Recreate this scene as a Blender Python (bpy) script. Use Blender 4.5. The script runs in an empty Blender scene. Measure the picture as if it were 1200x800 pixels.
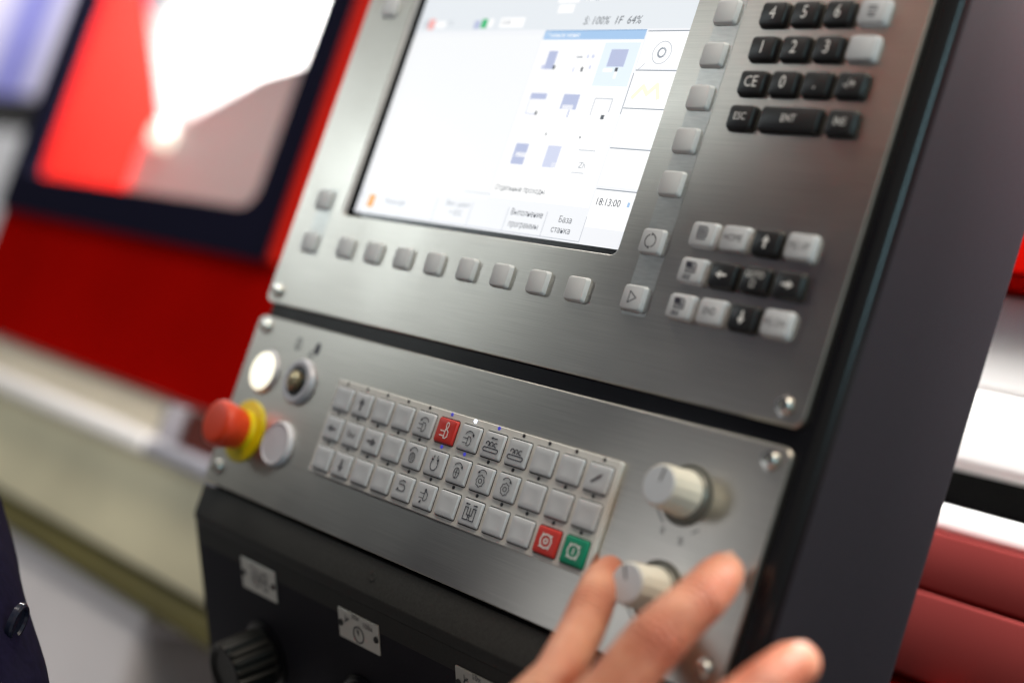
import bpy, bmesh, math, random
from mathutils import Vector, Matrix
random.seed(7)
S = bpy.context.scene
COL = S.collection
H = 1.2                      # height of the panel's reference point above the floor

def W(x, y, z):
    """panel millimetres (x right, y down, z into the machine) -> world metres"""
    return Vector((x/1000.0, z/1000.0, H - y/1000.0))

# ------------------------------------------------------------------ camera
cd = bpy.data.cameras.new('camera'); cam = bpy.data.objects.new('camera', cd); COL.objects.link(cam)
cd.sensor_width = 36.0; cd.lens = 50.0; cd.clip_start = 0.02; cd.clip_end = 200
R = ((0.666, -0.31426, 0.67652), (0.1512, 0.94497, 0.29011), (-0.73046, -0.09092, 0.67687))
def wv(r): return Vector((r[0], r[2], -r[1]))            # row of R -> world direction
cx, cy, cz = wv(R[0]).normalized(), -wv(R[1]).normalized(), -wv(R[2]).normalized()
m = Matrix((cx, cy, cz)).transposed().to_4x4(); m.translation = W(630.83, 12.12, -476.85)
cam.matrix_world = m
S.camera = cam
cd.dof.use_dof = True; cd.dof.focus_distance = 0.692; cd.dof.aperture_fstop = 2.5
cd.dof.aperture_blades = 9

# ------------------------------------------------------------------ world and lamps
wd = bpy.data.worlds.new('World'); S.world = wd; wd.use_nodes = True
bgn = wd.node_tree.nodes['Background']; bgn.inputs[0].default_value = (0.95, 0.92, 0.83, 1); bgn.inputs[1].default_value = 0.20
def area(name, loc, target, sx, sy, power, color):
    l = bpy.data.lights.new(name, 'AREA'); l.shape = 'RECTANGLE'; l.size = sx; l.size_y = sy
    l.energy = power; l.color = color
    o = bpy.data.objects.new(name, l); COL.objects.link(o)
    o.location = W(*loc); d = W(*target) - W(*loc); o.rotation_euler = d.to_track_quat('-Z', 'Y').to_euler()
    return o
area('ceiling_lamp', (900, -1700, -500), (200, 0, 0), 1.6, 0.5, 31, (1.0, 0.88, 0.72))
area('hall_window', (-2000, 160, -2650), (200, 0, 0), 1.2, 0.7, 6, (0.92, 0.96, 1.0))
area('hall_lamp', (-1750, -830, -2150), (200, 0, 0), 0.35, 0.35, 4.5, (0.86, 0.97, 1.0))
area('far_hall_lamp', (-2800, -640, -1930), (0, 0, 0), 0.35, 0.35, 5, (0.86, 0.97, 1.0))
area('side_lamp', (2300, -800, -500), (300, -150, 0), 0.25, 0.9, 9, (0.50, 0.88, 1.0))
area('cabinet_fill', (-4700, -1900, 300), (-4500, -700, 1500), 1.5, 0.6, 38, (0.95, 0.95, 1.0))  # added fill without a visible source, brightens the far cabinet
area('aisle_lamp', (-1250, -2000, -600), (-900, 0, 300), 1.4, 0.4, 20, (1.0, 0.95, 0.88))
area('machine_lamp', (330, -520, 250), (230, -60, 420), 0.5, 0.15, 28, (1.0, 0.98, 0.95))
S.view_settings.view_transform = 'Standard'; S.view_settings.look = 'None'; S.view_settings.gamma = 1.0
S.view_settings.exposure = 0.0
S.render.engine = 'CYCLES'
S.cycles.use_denoising = True; S.cycles.max_bounces = 8; S.cycles.sample_clamp_indirect = 6
S.cycles.filter_width = 1.3

# ------------------------------------------------------------------ materials
MATS = {}
def mat(name, col, rough=0.5, metal=0.0, **kw):
    if name in MATS: return MATS[name]
    M = bpy.data.materials.new(name); M.use_nodes = True; MATS[name] = M
    nt = M.node_tree; b = nt.nodes['Principled BSDF']
    b.inputs['Base Color'].default_value = (*col, 1); b.inputs['Roughness'].default_value = rough
    b.inputs['Metallic'].default_value = metal
    if 'emit' in kw:
        b.inputs['Emission Color'].default_value = (*kw['emit'], 1); b.inputs['Emission Strength'].default_value = kw.get('es', 1.0)
    if 'sss' in kw:
        b.inputs['Subsurface Weight'].default_value = kw['sss']; b.inputs['Subsurface Radius'].default_value = (1.0, 0.35, 0.2)
        b.inputs['Subsurface Scale'].default_value = 0.004
    if 'coat' in kw: b.inputs['Coat Weight'].default_value = kw['coat']; b.inputs['Coat Roughness'].default_value = 0.1
    if 'spec' in kw: b.inputs['Specular IOR Level'].default_value = kw['spec']
    n = kw.get('noise')                       # (scale, amount, bump)
    if n:
        tc = nt.nodes.new('ShaderNodeTexCoord'); no = nt.nodes.new('ShaderNodeTexNoise')
        no.inputs['Scale'].default_value = n[0]; no.inputs['Detail'].default_value = 5
        nt.links.new(tc.outputs['Object'], no.inputs['Vector'])
        mx = nt.nodes.new('ShaderNodeMix'); mx.data_type = 'RGBA'; mx.blend_type = 'MULTIPLY'; mx.inputs[0].default_value = 1
        mx.inputs[6].default_value = (*col, 1)
        rp = nt.nodes.new('ShaderNodeMapRange'); rp.inputs[3].default_value = 1 - n[1]; rp.inputs[4].default_value = 1 + n[1]
        rp.inputs[1].default_value = 0.3; rp.inputs[2].default_value = 0.7
        nt.links.new(no.outputs['Fac'], rp.inputs[0]); nt.links.new(rp.outputs[0], mx.inputs[7]); nt.links.new(mx.outputs[2], b.inputs['Base Color'])
        rr = nt.nodes.new('ShaderNodeMapRange'); rr.inputs[3].default_value = max(0.02, rough - 0.08); rr.inputs[4].default_value = min(1, rough + 0.08)
        nt.links.new(no.outputs['Fac'], rr.inputs[0]); nt.links.new(rr.outputs[0], b.inputs['Roughness'])
        if len(n) > 2 and n[2]:
            bp = nt.nodes.new('ShaderNodeBump'); bp.inputs['Strength'].default_value = n[2]; bp.inputs['Distance'].default_value = 0.0004
            nt.links.new(no.outputs['Fac'], bp.inputs['Height']); nt.links.new(bp.outputs[0], b.inputs['Normal'])
    return M

def steel(name, col, rough, stretch=(10, 40, 1500), aniso=0.35):
    M = bpy.data.materials.new(name); M.use_nodes = True; MATS[name] = M
    nt = M.node_tree; b = nt.nodes['Principled BSDF']
    b.inputs['Metallic'].default_value = 1.0
    tc = nt.nodes.new('ShaderNodeTexCoord'); mp = nt.nodes.new('ShaderNodeMapping'); mp.inputs['Scale'].default_value = stretch
    no = nt.nodes.new('ShaderNodeTexNoise'); no.inputs['Scale'].default_value = 2.2; no.inputs['Detail'].default_value = 6
    nt.links.new(tc.outputs['Object'], mp.inputs[0]); nt.links.new(mp.outputs[0], no.inputs['Vector'])
    cr = nt.nodes.new('ShaderNodeValToRGB')
    cr.color_ramp.elements[0].position = 0.3; cr.color_ramp.elements[0].color = (*[c*0.88 for c in col], 1)
    cr.color_ramp.elements[1].position = 0.7; cr.color_ramp.elements[1].color = (*[min(1, c*1.10) for c in col], 1)
    nt.links.new(no.outputs['Fac'], cr.inputs[0]); nt.links.new(cr.outputs[0], b.inputs['Base Color'])
    n2 = nt.nodes.new('ShaderNodeTexNoise'); n2.inputs['Scale'].default_value = 14; n2.inputs['Detail'].default_value = 4
    nt.links.new(tc.outputs['Object'], n2.inputs['Vector'])
    m1 = nt.nodes.new('ShaderNodeMath'); m1.operation = 'MULTIPLY_ADD'; m1.inputs[1].default_value = 0.05; m1.inputs[2].default_value = rough - 0.095
    nt.links.new(no.outputs['Fac'], m1.inputs[0])
    m2 = nt.nodes.new('ShaderNodeMath'); m2.operation = 'MULTIPLY_ADD'; m2.inputs[1].default_value = 0.14; nt.links.new(n2.outputs['Fac'], m2.inputs[0])
    nt.links.new(m1.outputs[0], m2.inputs[2]); nt.links.new(m2.outputs[0], b.inputs['Roughness'])
    bp = nt.nodes.new('ShaderNodeBump'); bp.inputs['Strength'].default_value = 0.035; bp.inputs['Distance'].default_value = 0.0002
    nt.links.new(no.outputs['Fac'], bp.inputs['Height']); nt.links.new(bp.outputs[0], b.inputs['Normal'])
    b.inputs['Anisotropic'].default_value = aniso
    tg = nt.nodes.new('ShaderNodeCombineXYZ'); tg.inputs[2].default_value = 1.0      # brushed along X: gloss spreads across it
    nt.links.new(tg.outputs[0], b.inputs['Tangent'])
    return M

M_STEEL = steel('brushed_steel', (0.525, 0.495, 0.45), 0.32)
M_STRIP = steel('satin_steel', (0.54, 0.535, 0.51), 0.36, stretch=(60, 40, 400), aniso=0.2)
M_FRAME = mat('black_frame', (0.006, 0.006, 0.008), 0.24)
M_HOUSE = mat('grey_coating', (0.031, 0.030, 0.038), 0.65, spec=0.06, noise=(900, 0.10, 0.25))
M_DARK = mat('dark_coating', (0.048, 0.048, 0.047), 0.6, spec=0.15, noise=(700, 0.12, 0.25))
M_KEYGREY = mat('grey_key', (0.58, 0.60, 0.64), 0.45, noise=(60, 0.04))
M_KEYSOFT = mat('soft_key_grey', (0.66, 0.68, 0.71), 0.5, noise=(60, 0.04))
M_KEYBLACK = mat('black_key', (0.014, 0.014, 0.016), 0.36)
M_KEYRED = mat('red_key', (0.62, 0.035, 0.025), 0.4)
M_KEYGREEN = mat('green_key', (0.0, 0.26, 0.14), 0.4)
M_PLATE = mat('keypad_plate', (0.72, 0.71, 0.69), 0.5, noise=(40, 0.04))
M_WELL = mat('well_black', (0.02, 0.02, 0.022), 0.6)
M_INK = mat('dark_ink', (0.03, 0.03, 0.05), 0.6)
M_WINK = mat('white_ink', (0.85, 0.85, 0.85), 0.5)
M_SCREW = mat('bright_steel', (0.72, 0.71, 0.68), 0.22, 1.0)
M_CHROME = mat('matt_chrome', (0.50, 0.50, 0.55), 0.45, 0.3)

# ------------------------------------------------------------------ helpers
def link(name, me, material, parent=None, loc=None, rot=None):
    o = bpy.data.objects.new(name, me); COL.objects.link(o)
    if material is not None and len(me.materials) == 0: me.materials.append(material)
    if parent is not None: o.parent = parent
    if loc is not None: o.location = loc
    if rot is not None: o.rotation_euler = rot
    return o
def thing(name, label, cat, loc=(0, 0, 0), group=None):
    o = bpy.data.objects.new(name, None); COL.objects.link(o); o.location = loc; o.empty_display_size = 0.05
    o['label'] = label; o['category'] = cat
    if group: o['group'] = group
    return o
def mesh(name, verts, faces, smooth=False):
    me = bpy.data.meshes.new(name); me.from_pydata([tuple(v) for v in verts], [], faces); me.validate(); me.update()
    bm = bmesh.new(); bm.from_mesh(me); bmesh.ops.recalc_face_normals(bm, faces=bm.faces); bm.to_mesh(me); bm.free()
    if smooth:
        for p in me.polygons: p.use_smooth = True
        try: me.set_sharp_from_angle(angle=math.radians(38))
        except Exception: pass
    return me
def rrect(w, h, r, n=3):
    pts = []
    for cxx, czz, a0 in ((w/2-r, h/2-r, 0), (-w/2+r, h/2-r, 90), (-w/2+r, -h/2+r, 180), (w/2-r, -h/2+r, 270)):
        for i in range(n+1):
            a = math.radians(a0 + 90*i/n); pts.append((cxx + r*math.cos(a), czz + r*math.sin(a)))
    return pts
def loft(name, layers, cap0=False, cap1=True, smooth=True):
    """layers: list of lists of (x, out, z) in mm, out = toward the viewer (-Y)"""
    vs, fs = [], []; n = len(layers[0])
    for L in layers: vs += [Vector((x/1000, -o/1000, z/1000)) for x, o, z in L]
    for k in range(len(layers)-1):
        for i in range(n):
            j = (i+1) % n; fs.append((k*n+i, k*n+j, (k+1)*n+j, (k+1)*n+i))
    if cap0: fs.append(tuple(range(n)))
    if cap1: fs.append(tuple((len(layers)-1)*n + i for i in range(n)))
    return mesh(name, vs, fs, smooth)
def keycap(name, w, h, top_w, top_h, ht, r=1.6, bev=0.5, dish=0.0, dx=0.0):
    r *= 0.8; bev *= 0.62
    L = [[(x, 0.02, z) for x, z in rrect(w, h, r)], [(x, ht*0.25, z) for x, z in rrect(w, h, r)],
         [(x+dx, ht-bev, z) for x, z in rrect(top_w, top_h, r)],
         [(x+dx, ht-bev*0.3, z) for x, z in rrect(top_w-bev*0.7, top_h-bev*0.7, r)],
         [(x+dx, ht, z) for x, z in rrect(top_w-bev*2, top_h-bev*2, r*0.8)]]
    if dish: L.append([(x+dx, ht-dish, z) for x, z in rrect(top_w*0.5, top_h*0.5, r*0.5)])
    return loft(name, L)
def lathe(name, prof, n=40, smooth=True):
    """prof: (radius, out) in mm around the outward axis"""
    L = [[(r*math.cos(2*math.pi*i/n), o, r*math.sin(2*math.pi*i/n)) for i in range(n)] for r, o in prof]
    return loft(name, L, cap0=False, cap1=True, smooth=smooth)
def slab(name, w, h, t, r=2.0, bev=0.4, n=4):
    return loft(name, [[(x, 0, z) for x, z in rrect(w, h, r, n)], [(x, t-bev, z) for x, z in rrect(w, h, r, n)],
                       [(x, t, z) for x, z in rrect(w-2*bev, h-2*bev, max(r-bev, 0.1), n)]], cap0=True, smooth=False)
def boxmesh(name, x0, x1, y0, y1, z0, z1, bev=0.0, seg=2):
    """panel-mm box, origin at its centre; returns mesh and world location"""
    c = W((x0+x1)/2, (y0+y1)/2, (z0+z1)/2); bm = bmesh.new(); bmesh.ops.create_cube(bm, size=1)
    bmesh.ops.scale(bm, vec=((x1-x0)/1000, (z1-z0)/1000, (y1-y0)/1000), verts=bm.verts)
    if bev: bmesh.ops.bevel(bm, geom=bm.edges[:], offset=bev/1000, segments=seg, affect='EDGES', profile=0.5)
    me = bpy.data.meshes.new(name); bm.to_mesh(me); bm.free()
    if bev:
        for p in me.polygons: p.use_smooth = True
        try: me.set_sharp_from_angle(angle=math.radians(50))
        except Exception: pass
    return me, c
def box(name, x0, x1, y0, y1, z0, z1, material, parent=None, bev=0.0):
    me, c = boxmesh(name, x0, x1, y0, y1, z0, z1, bev)
    if parent is not None: c = c - parent.location
    return link(name, me, material, parent, c)

_tx = {}
def textmesh(body, size, align='CENTER', xs=1.0, shear=0.0):
    k = (body, size, align, xs, shear)
    if k in _tx: return _tx[k]
    cu = bpy.data.curves.new('text', 'FONT'); cu.body = body; cu.size = size/1000; cu.align_x = align; cu.align_y = 'CENTER'
    cu.shear = shear; cu.resolution_u = 2
    ob = bpy.data.objects.new('text', cu); COL.objects.link(ob)
    dg = bpy.context.evaluated_depsgraph_get(); me = bpy.data.meshes.new_from_object(ob.evaluated_get(dg))
    bpy.data.objects.remove(ob); bpy.data.curves.remove(cu)
    me.transform(Matrix.Scale(xs, 4, (1, 0, 0))); me.transform(Matrix.Rotation(math.radians(90), 4, 'X'))
    me.materials.clear(); _tx[k] = me; return me
def strokes(name, lines, polys=(), w=0.35):
    """flat print: polylines and filled polygons in mm (x right, z up), facing the viewer"""
    vs, fs = [], []
    for L in lines:
        for (x0, z0), (x1, z1) in zip(L, L[1:]):
            dx, dz = x1-x0, z1-z0; l = math.hypot(dx, dz) or 1; nx, nz = -dz/l*w/2, dx/l*w/2; ex, ez = dx/l*w*0.3, dz/l*w*0.3
            b = len(vs); vs += [(x0-ex+nx, z0-ez+nz), (x0-ex-nx, z0-ez-nz), (x1+ex-nx, z1+ez-nz), (x1+ex+nx, z1+ez+nz)]
            fs.append((b, b+1, b+2, b+3))
    for P in polys:
        b = len(vs); vs += list(P); fs.append(tuple(range(b, b+len(P))))
    # stagger the pieces a hair so no two overlap in one plane
    v3 = []; k = 0
    for f in fs:
        for i in f: v3.append(Vector((vs[i][0]/1000, -0.000004*(k % 12), vs[i][1]/1000)))
        k += 1
    f3 = []; c = 0
    for f in fs: f3.append(tuple(range(c, c+len(f)))); c += len(f)
    me = bpy.data.meshes.new(name); me.from_pydata(v3, [], f3); me.update(); return me
def arc(cx_, cz_, r, a0, a1, n=12, ry=None):
    ry = ry or r
    return [(cx_ + r*math.cos(math.radians(a0+(a1-a0)*i/n)), cz_ + ry*math.sin(math.radians(a0+(a1-a0)*i/n))) for i in range(n+1)]
def head(x, z, ang, s=1.0):
    a = math.radians(ang); c, sn = math.cos(a), math.sin(a)
    return [(x+(px*c-pz*sn)*s, z+(px*sn+pz*c)*s) for px, pz in ((1, 0), (-0.5, 0.7), (-0.5, -0.7))]
CAMX, CAMY, CAMZ = 630.83, 12.12, 476.85

# ================================================================== SETTING
fl = bpy.data.meshes.new('floor')
fl.from_pydata([(-30, -20, 0), (20, -20, 0), (20, 30, 0), (-30, 30, 0)], [], [(0, 1, 2, 3)])
fo = link('floor', fl, mat('concrete', (0.33, 0.32, 0.32), 0.6, noise=(3, 0.12, 0.1))); fo['kind'] = 'structure'

# ------------------------------------------------------------------ the red machine behind
mach = thing('lathe', 'large red machine with a dark framed window and cream lower panels behind the console', 'machine', W(-300, 1200, 320))
M_RED = mat('red_paint', (0.26, 0.002, 0.001), 0.7, spec=0.0, noise=(5, 0.10))
M_NAVY = mat('window_rubber', (0.006, 0.006, 0.016), 0.7, spec=0.02)
M_CREAM = mat('cream_paint', (0.70, 0.65, 0.46), 0.5, noise=(4, 0.2))
M_OLIVE = mat('olive_paint', (0.10, 0.085, 0.016), 0.6, noise=(5, 0.12))
M_WHITE = mat('white_paint', (0.80, 0.79, 0.79), 0.45, noise=(4, 0.04))
M_GALV = mat('galvanised', (0.55, 0.55, 0.60), 0.4, 0.6, noise=(15, 0.1))
def mb(name, *a, **k): return box(name, *a, parent=mach, **k)
# sliding door: red sheet with a window opening
def frame_mesh(name, xo0, xo1, yo0, yo1, xi0, xi1, yi0, yi1, z0, z1, ri=20, ro=6):
    co = W((xo0+xo1)/2, (yo0+yo1)/2, z0); ox, oy = (xo0+xo1)/2, (yo0+yo1)/2
    def ring(a0, a1, b0, b1, r, z):
        return [((a0+a1)/2 + x - ox, -(z - z0), -((b0+b1)/2 - oy) + q) for x, q in rrect(a1-a0, b1-b0, r, 4)]
    Ls = [ring(xo0, xo1, yo0, yo1, ro, z1), ring(xo0, xo1, yo0, yo1, ro, z0), ring(xi0, xi1, yi0, yi1, ri, z0), ring(xi0, xi1, yi0, yi1, ri, z1)]
    return loft(name, Ls, cap1=False, smooth=False), co
fm, c = frame_mesh('door_sheet', -1291, -560, -620, 46, -1290, -652, -560, -122, 320, 350)
link('door_sheet', fm, M_RED, mach, c - mach.location)
fm, c = frame_mesh('window_frame', -1293, -606, -590, -118, -1255, -668, -545, -170, 312, 336, ri=26, ro=14)
link('window_frame', fm, M_NAVY, mach, c - mach.location)
mg = bpy.data.materials.new('window_glass'); mg.use_nodes = True; nt = mg.node_tree; nt.nodes.clear()
o_ = nt.nodes.new('ShaderNodeOutputMaterial'); mx = nt.nodes.new('ShaderNodeMixShader'); tr = nt.nodes.new('ShaderNodeBsdfTransparent'); gl = nt.nodes.new('ShaderNodeBsdfGlossy')
mx.inputs[0].default_value = 0.06; gl.inputs['Roughness'].default_value = 0.03; tr.inputs[0].default_value = (0.93, 0.95, 0.95, 1)
nt.links.new(tr.outputs[0], mx.inputs[1]); nt.links.new(gl.outputs[0], mx.inputs[2]); nt.links.new(mx.outputs[0], o_.inputs[0])
mb('window_pane', -1257, -666, -547, -168, 326, 331, mg)
# inside the door: lit white work chamber, red guard, sloping chute, work lamp
mb('chamber_wall', -1750, -560, -620, 40, 640, 690, M_WHITE)
def yz_plate(name, prof, x0, x1, material):
    n = len(prof); vs_ = [W(x0, y, z) - mach.location for y, z in prof] + [W(x1, y, z) - mach.location for y, z in prof]
    link(name, mesh(name, vs_, [tuple(range(n)), tuple(range(2*n-1, n-1, -1))] + [(i, (i+1) % n, n+(i+1) % n, n+i) for i in range(n)]), material, mach)
def xy_plate(name, prof, z0, z1, material):
    n = len(prof); vs_ = [W(x, y, z0) - mach.location for x, y in prof] + [W(x, y, z1) - mach.location for x, y in prof]
    link(name, mesh(name, vs_, [tuple(range(n)), tuple(range(2*n-1, n-1, -1))] + [(i, (i+1) % n, n+(i+1) % n, n+i) for i in range(n)]), material, mach)
yz_plate('end_guard', [(-620, 352), (-620, 350), (36, 352), (36, 640), (-120, 600), (-230, 551), (-371, 480), (-477, 418)], -1325, -1305, mat('guard_red', (0.80, 0.016, 0.008), 0.5, spec=0.1))
xy_plate('splash_guard', [(-1185, -296), (-1090, -330), (-980, -378), (-860, -402), (-560, -420), (-560, 36), (-1230, 36), (-1230, -270)], 450, 458, mat('white_sheet_red_bounce', (0.84, 0.64, 0.64), 0.5))  # white sheet metal, red bounce light and shade painted in as pink
bl_ = link('work_lamp', lathe('work_lamp', [(0.1, 0), (16, 0), (18, 8), (18, 44), (16, 48)], 20), mat('lamp_glow', (1, 1, 1), 0.4, emit=(1, 0.90, 0.72), es=1.3), mach, W(-1160, -282, 475) - mach.location, (0, math.radians(15), 0))
l = bpy.data.lights.new('chamber_light', 'AREA'); l.shape = 'RECTANGLE'; l.size = 0.9; l.size_y = 0.12; l.energy = 17; l.color = (1, 0.97, 0.95)
lo = bpy.data.objects.new('chamber_light', l); COL.objects.link(lo); lo.location = W(-1150, -610, 540); lo.rotation_euler = (math.radians(14), 0, 0)
mb('chamber_floor', -1700, -500, 40, 46, 352, 690, M_GALV)
# ledge, rail and cabinets below the door
mb('door_track', -1800, -300, 52, 96, 330, 420, mat('beige_sheet', (0.62, 0.57, 0.46), 0.5, noise=(4, 0.1)))
mb('guide_rail', -1800, -642, 86, 105, 266, 322, M_WHITE, bev=3)
mb('rail_end', -640, -300, 88, 105, 268, 322, mat('rail_grey', (0.36, 0.36, 0.42), 0.5), bev=3)
mb('rail_bracket', -655, -640, 50, 88, 285, 322, mat('bracket_grey', (0.27, 0.26, 0.29), 0.6, spec=0.1), bev=2)
mb('track_end', -630, -300, 48, 87, 300, 329, mat('brown_cover', (0.09, 0.025, 0.02), 0.7, spec=0.05))
mb('door_edge', -605, -592, -620, -117, 308, 319, mat('edge_red_lit', (0.40, 0.010, 0.004), 0.6, spec=0.05), bev=2)  # door red, brightened to paint in the light on this raised edge
mb('cabinet_front', -1800, -300, 106, 214, 300, 420, M_CREAM, bev=3)
mb('shadow_gap', -1800, -300, 214, 222, 312, 420, M_NAVY)
mb('skirting', -1800, -300, 222, 250, 304, 420, M_OLIVE, bev=3)
mb('base', -1790, 700, 262, 1160, 620, 900, mat('base_black', (0.03, 0.03, 0.028), 0.6))
for x in (-1600, -900, -300, 400): mb('machine_foot', x-50, x+50, 1160, 1199, 420, 520, M_FRAME)
# right of the console: bright cover, dark slot and red way covers
mb('column', -560, -300, -700, 52, 330, 700, M_RED, bev=6)
mb('top_cover', -300, 900, -700, -197, 300, 760, M_RED, bev=6)
mb('white_cover', -300, 900, -195, -132, 330, 760, M_WHITE, bev=4)
mb('white_cover', -300, 900, -130, -82, 322, 760, M_WHITE, bev=4)
mb('dark_slot', -300, 900, -82, -56, 350, 760, mat('slot_black', (0.006, 0.006, 0.006), 0.8, spec=0.05))
mb('white_strip', -300, 900, -56, -40, 318, 760, M_WHITE, bev=3)
mb('way_cover', -300, 900, -38, -3, 300, 760, mat('way_red', (0.105, 0.018, 0.017), 0.75, spec=0.0, noise=(6, 0.1)), bev=2)
mb('way_cover', -300, 900, -1, 48, 286, 760, MATS['way_red'], bev=2)
mb('lower_cover', -300, 900, 50, 262, 310, 760, M_RED, bev=6)
mb('red_handle', 232, 250, 54, 84, 250, 300, mat('handle_red', (0.75, 0.03, 0.02), 0.35), bev=8)

# ------------------------------------------------------------------ things farther back on the left
cab = thing('storage_cabinet', 'blurred blue cabinet with dark plinth far behind at the upper left', 'cabinet', W(-4600, 1200, 1600))
def cb(name, *a, **k): return box(name, *a, parent=cab, **k)
M_BLUE = mat('blue_paint', (0.28, 0.28, 0.66), 0.5, noise=(6, 0.15))
M_PALE = mat('pale_lilac', (0.78, 0.74, 0.90), 0.5)
for i in range(5):
    x0 = -5400 + i*360
    cb('door', x0, x0+350, -1700, -720, 1500, 1900, M_BLUE if i % 2 == 0 else M_PALE, bev=6)
cb('plinth', -5410, -3600, -716, -585, 1510, 1900, M_FRAME)
cb('lower_body', -5410, -3600, -581, 1198, 1480, 1900, mat('pale_grey', (0.5, 0.5, 0.5), 0.5), bev=6)

bn = thing('chip_bin', 'pale grey rounded bin under the cream and olive machine base at the lower left', 'bin', W(-900, 1200, 460))
bmesh_, c = boxmesh('bin_body', -1500, -606, 262, 1120, 318, 600, 30, 5)
link('bin_body', bmesh_, mat('bin_grey', (0.66, 0.63, 0.66), 0.5, noise=(6, 0.05)), bn, c - bn.location)
box('bin_rim', -1504, -602, 253, 270, 313, 605, MATS['bin_grey'], bn, bev=6)
for x in (-1450, -660):
    for z in (380, 560): box('castor', x-20, x+20, 1121, 1199, z-20, z+20, M_FRAME, bn, bev=12)

# ================================================================== CONSOLE
con = thing('control_console', 'dark grey machine control console with two brushed steel panels, lit screen and rows of keys', 'control panel', W(100, 94, 60))
def at(x, y, h): return W(x, y, -h) - con.location           # panel mm and height in front of the steel
def raised(x, y, h):                                          # true place of a face seen at (x, y) on the steel's plane
    k = h/CAMZ; return (x + (CAMX-x)*k, y + (CAMY-y)*k)

# housing: extruded side profile (z, y)
SL = 0.55
def extrude_x(name, prof, x0, x1, material, bev=0.0):
    n = len(prof); vs = [W(x0, y, z) - con.location for z, y in prof] + [W(x1, y, z) - con.location for z, y in prof]
    fs = [tuple(range(n)), tuple(range(2*n-1, n-1, -1))] + [(i, (i+1) % n, n+(i+1) % n, n+i) for i in range(n)]
    me = mesh(name, vs, fs)
    if bev:
        bm = bmesh.new(); bm.from_mesh(me); bmesh.ops.bevel(bm, geom=bm.edges[:], offset=bev/1000, segments=3, affect='EDGES', profile=0.5, clamp_overlap=True); bm.to_mesh(me); bm.free()
        for p in me.polygons: p.use_smooth = True
        me.set_sharp_from_angle(angle=math.radians(50))
    return link(name, me, material, con)
extrude_x('housing', [(9, -338), (105, -338), (105, 268), (98, 268), (9, 103)], -104, 306.2, M_HOUSE, bev=1.2)
def front_frame():
    x0, x1, y0, y1 = -104.3, 305.6, -340, 72.4; hx0, hx1, hy0, hy1 = -60.5, 167.5, -279, -101.5
    mx_, my_ = (x0+x1)/2, (y0+y1)/2
    ring = lambda d, o: [(x, o, z) for x, z in rrect(x1-x0-2*d, y1-y0-2*d, 8-d, 5)]
    hole = lambda o: [(x+(hx0+hx1)/2-mx_, o, z-((hy0+hy1)/2-my_)) for x, z in rrect(hx1-hx0, hy1-hy0, 3, 5)]
    Ls = [ring(0, -12.0), ring(0, -9.2)] + [ring(6.0*(1-math.cos(a)), -9.2+6.0*math.sin(a)) for a in (0.35, 0.7, 1.05, 1.3, 1.5708)] + [hole(-3.2), hole(-8.5)]
    link('front_frame', loft('front_frame', Ls, cap1=False), M_FRAME, con, at(mx_, my_, 0))
front_frame()
extrude_x('front_lip', [(2.2, 72.8), (12, 72.8), (12, 104), (4.6, 95.5), (2.2, 91.5)], -105.5, 305.8, M_DARK, bev=0.9)
# sloping underside with its rotary knobs
LN = math.hypot(1, SL)
def under(x, s, h):
    return W(x, 94 + s/LN + SL/LN*h, 4 + s/LN*SL - h/LN) - con.location
UROT = (math.atan(SL), 0, 0)          # tips the outward axis down
me = slab('lower_face', 411, 182, 3.0, 1.5, 0.5)
link('lower_face', me, M_DARK, con, under(100, 94.5, -3.0), UROT)
box('pedestal', 40, 160, 250, 1190, 60, 104, M_HOUSE, con, bev=4)
box('foot_plate', -40, 240, 1190, 1199.5, 0, 200, M_HOUSE, con, bev=3)

# steel plates
def plate(name, x0, x1, y0, y1, hole=None):
    cx0, cy0 = (x0+x1)/2, (y0+y1)/2; N = 5
    out = lambda d, o: [(x, o, z) for x, z in rrect(x1-x0-2*d, y1-y0-2*d, 5.0-d, N)]
    if hole:
        a0, a1, b0, b1 = hole
        inn = lambda o, d=0: [(x+(a0+a1)/2-cx0, o, z-((b0+b1)/2-cy0)) for x, z in rrect(a1-a0-2*d, b1-b0-2*d, 4.0, N)]
        Ls = [out(0, -3), out(0, -0.5), out(0.5, 0), inn(0, -0.4), inn(-0.4), inn(-3)]
        me = loft(name, Ls, cap1=False, smooth=False)
    else:
        me = loft(name, [out(0, -3), out(0, -0.5), out(0.5, 0)], smooth=False)
    return link(name, me, M_STEEL, con, at(cx0, cy0, 0))
plate('screen_panel', -104.5, 295.2, -335, -43.2, hole=(-58.6, 165.8, -277, -103))
plate('machine_panel', -104.5, 295.0, -34.6, 70.6)

# screws
def screw_mesh():
    return lathe('screw', [(4.6, 0), (4.6, 0.5), (3.9, 0.6), (3.8, 2.2), (3.2, 2.9), (1.9, 3.0), (1.8, 1.2)], 20)
sm = screw_mesh()
for x, y in ((-95, -50.5), (284.5, -51), (-94, -28), (286, -28), (-93, 60.3), (285, 60), (284.5, -328), (-95, -328)):
    link('screw', sm, M_SCREW, con, at(x, y, 0.02))
sm2 = lathe('lip_screw', [(2.6, 0), (2.6, 0.25), (2.0, 0.35), (1.2, 0.2)], 14)
link('screw', sm2, M_DARK, con, at(70, 82, -2.2))

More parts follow.
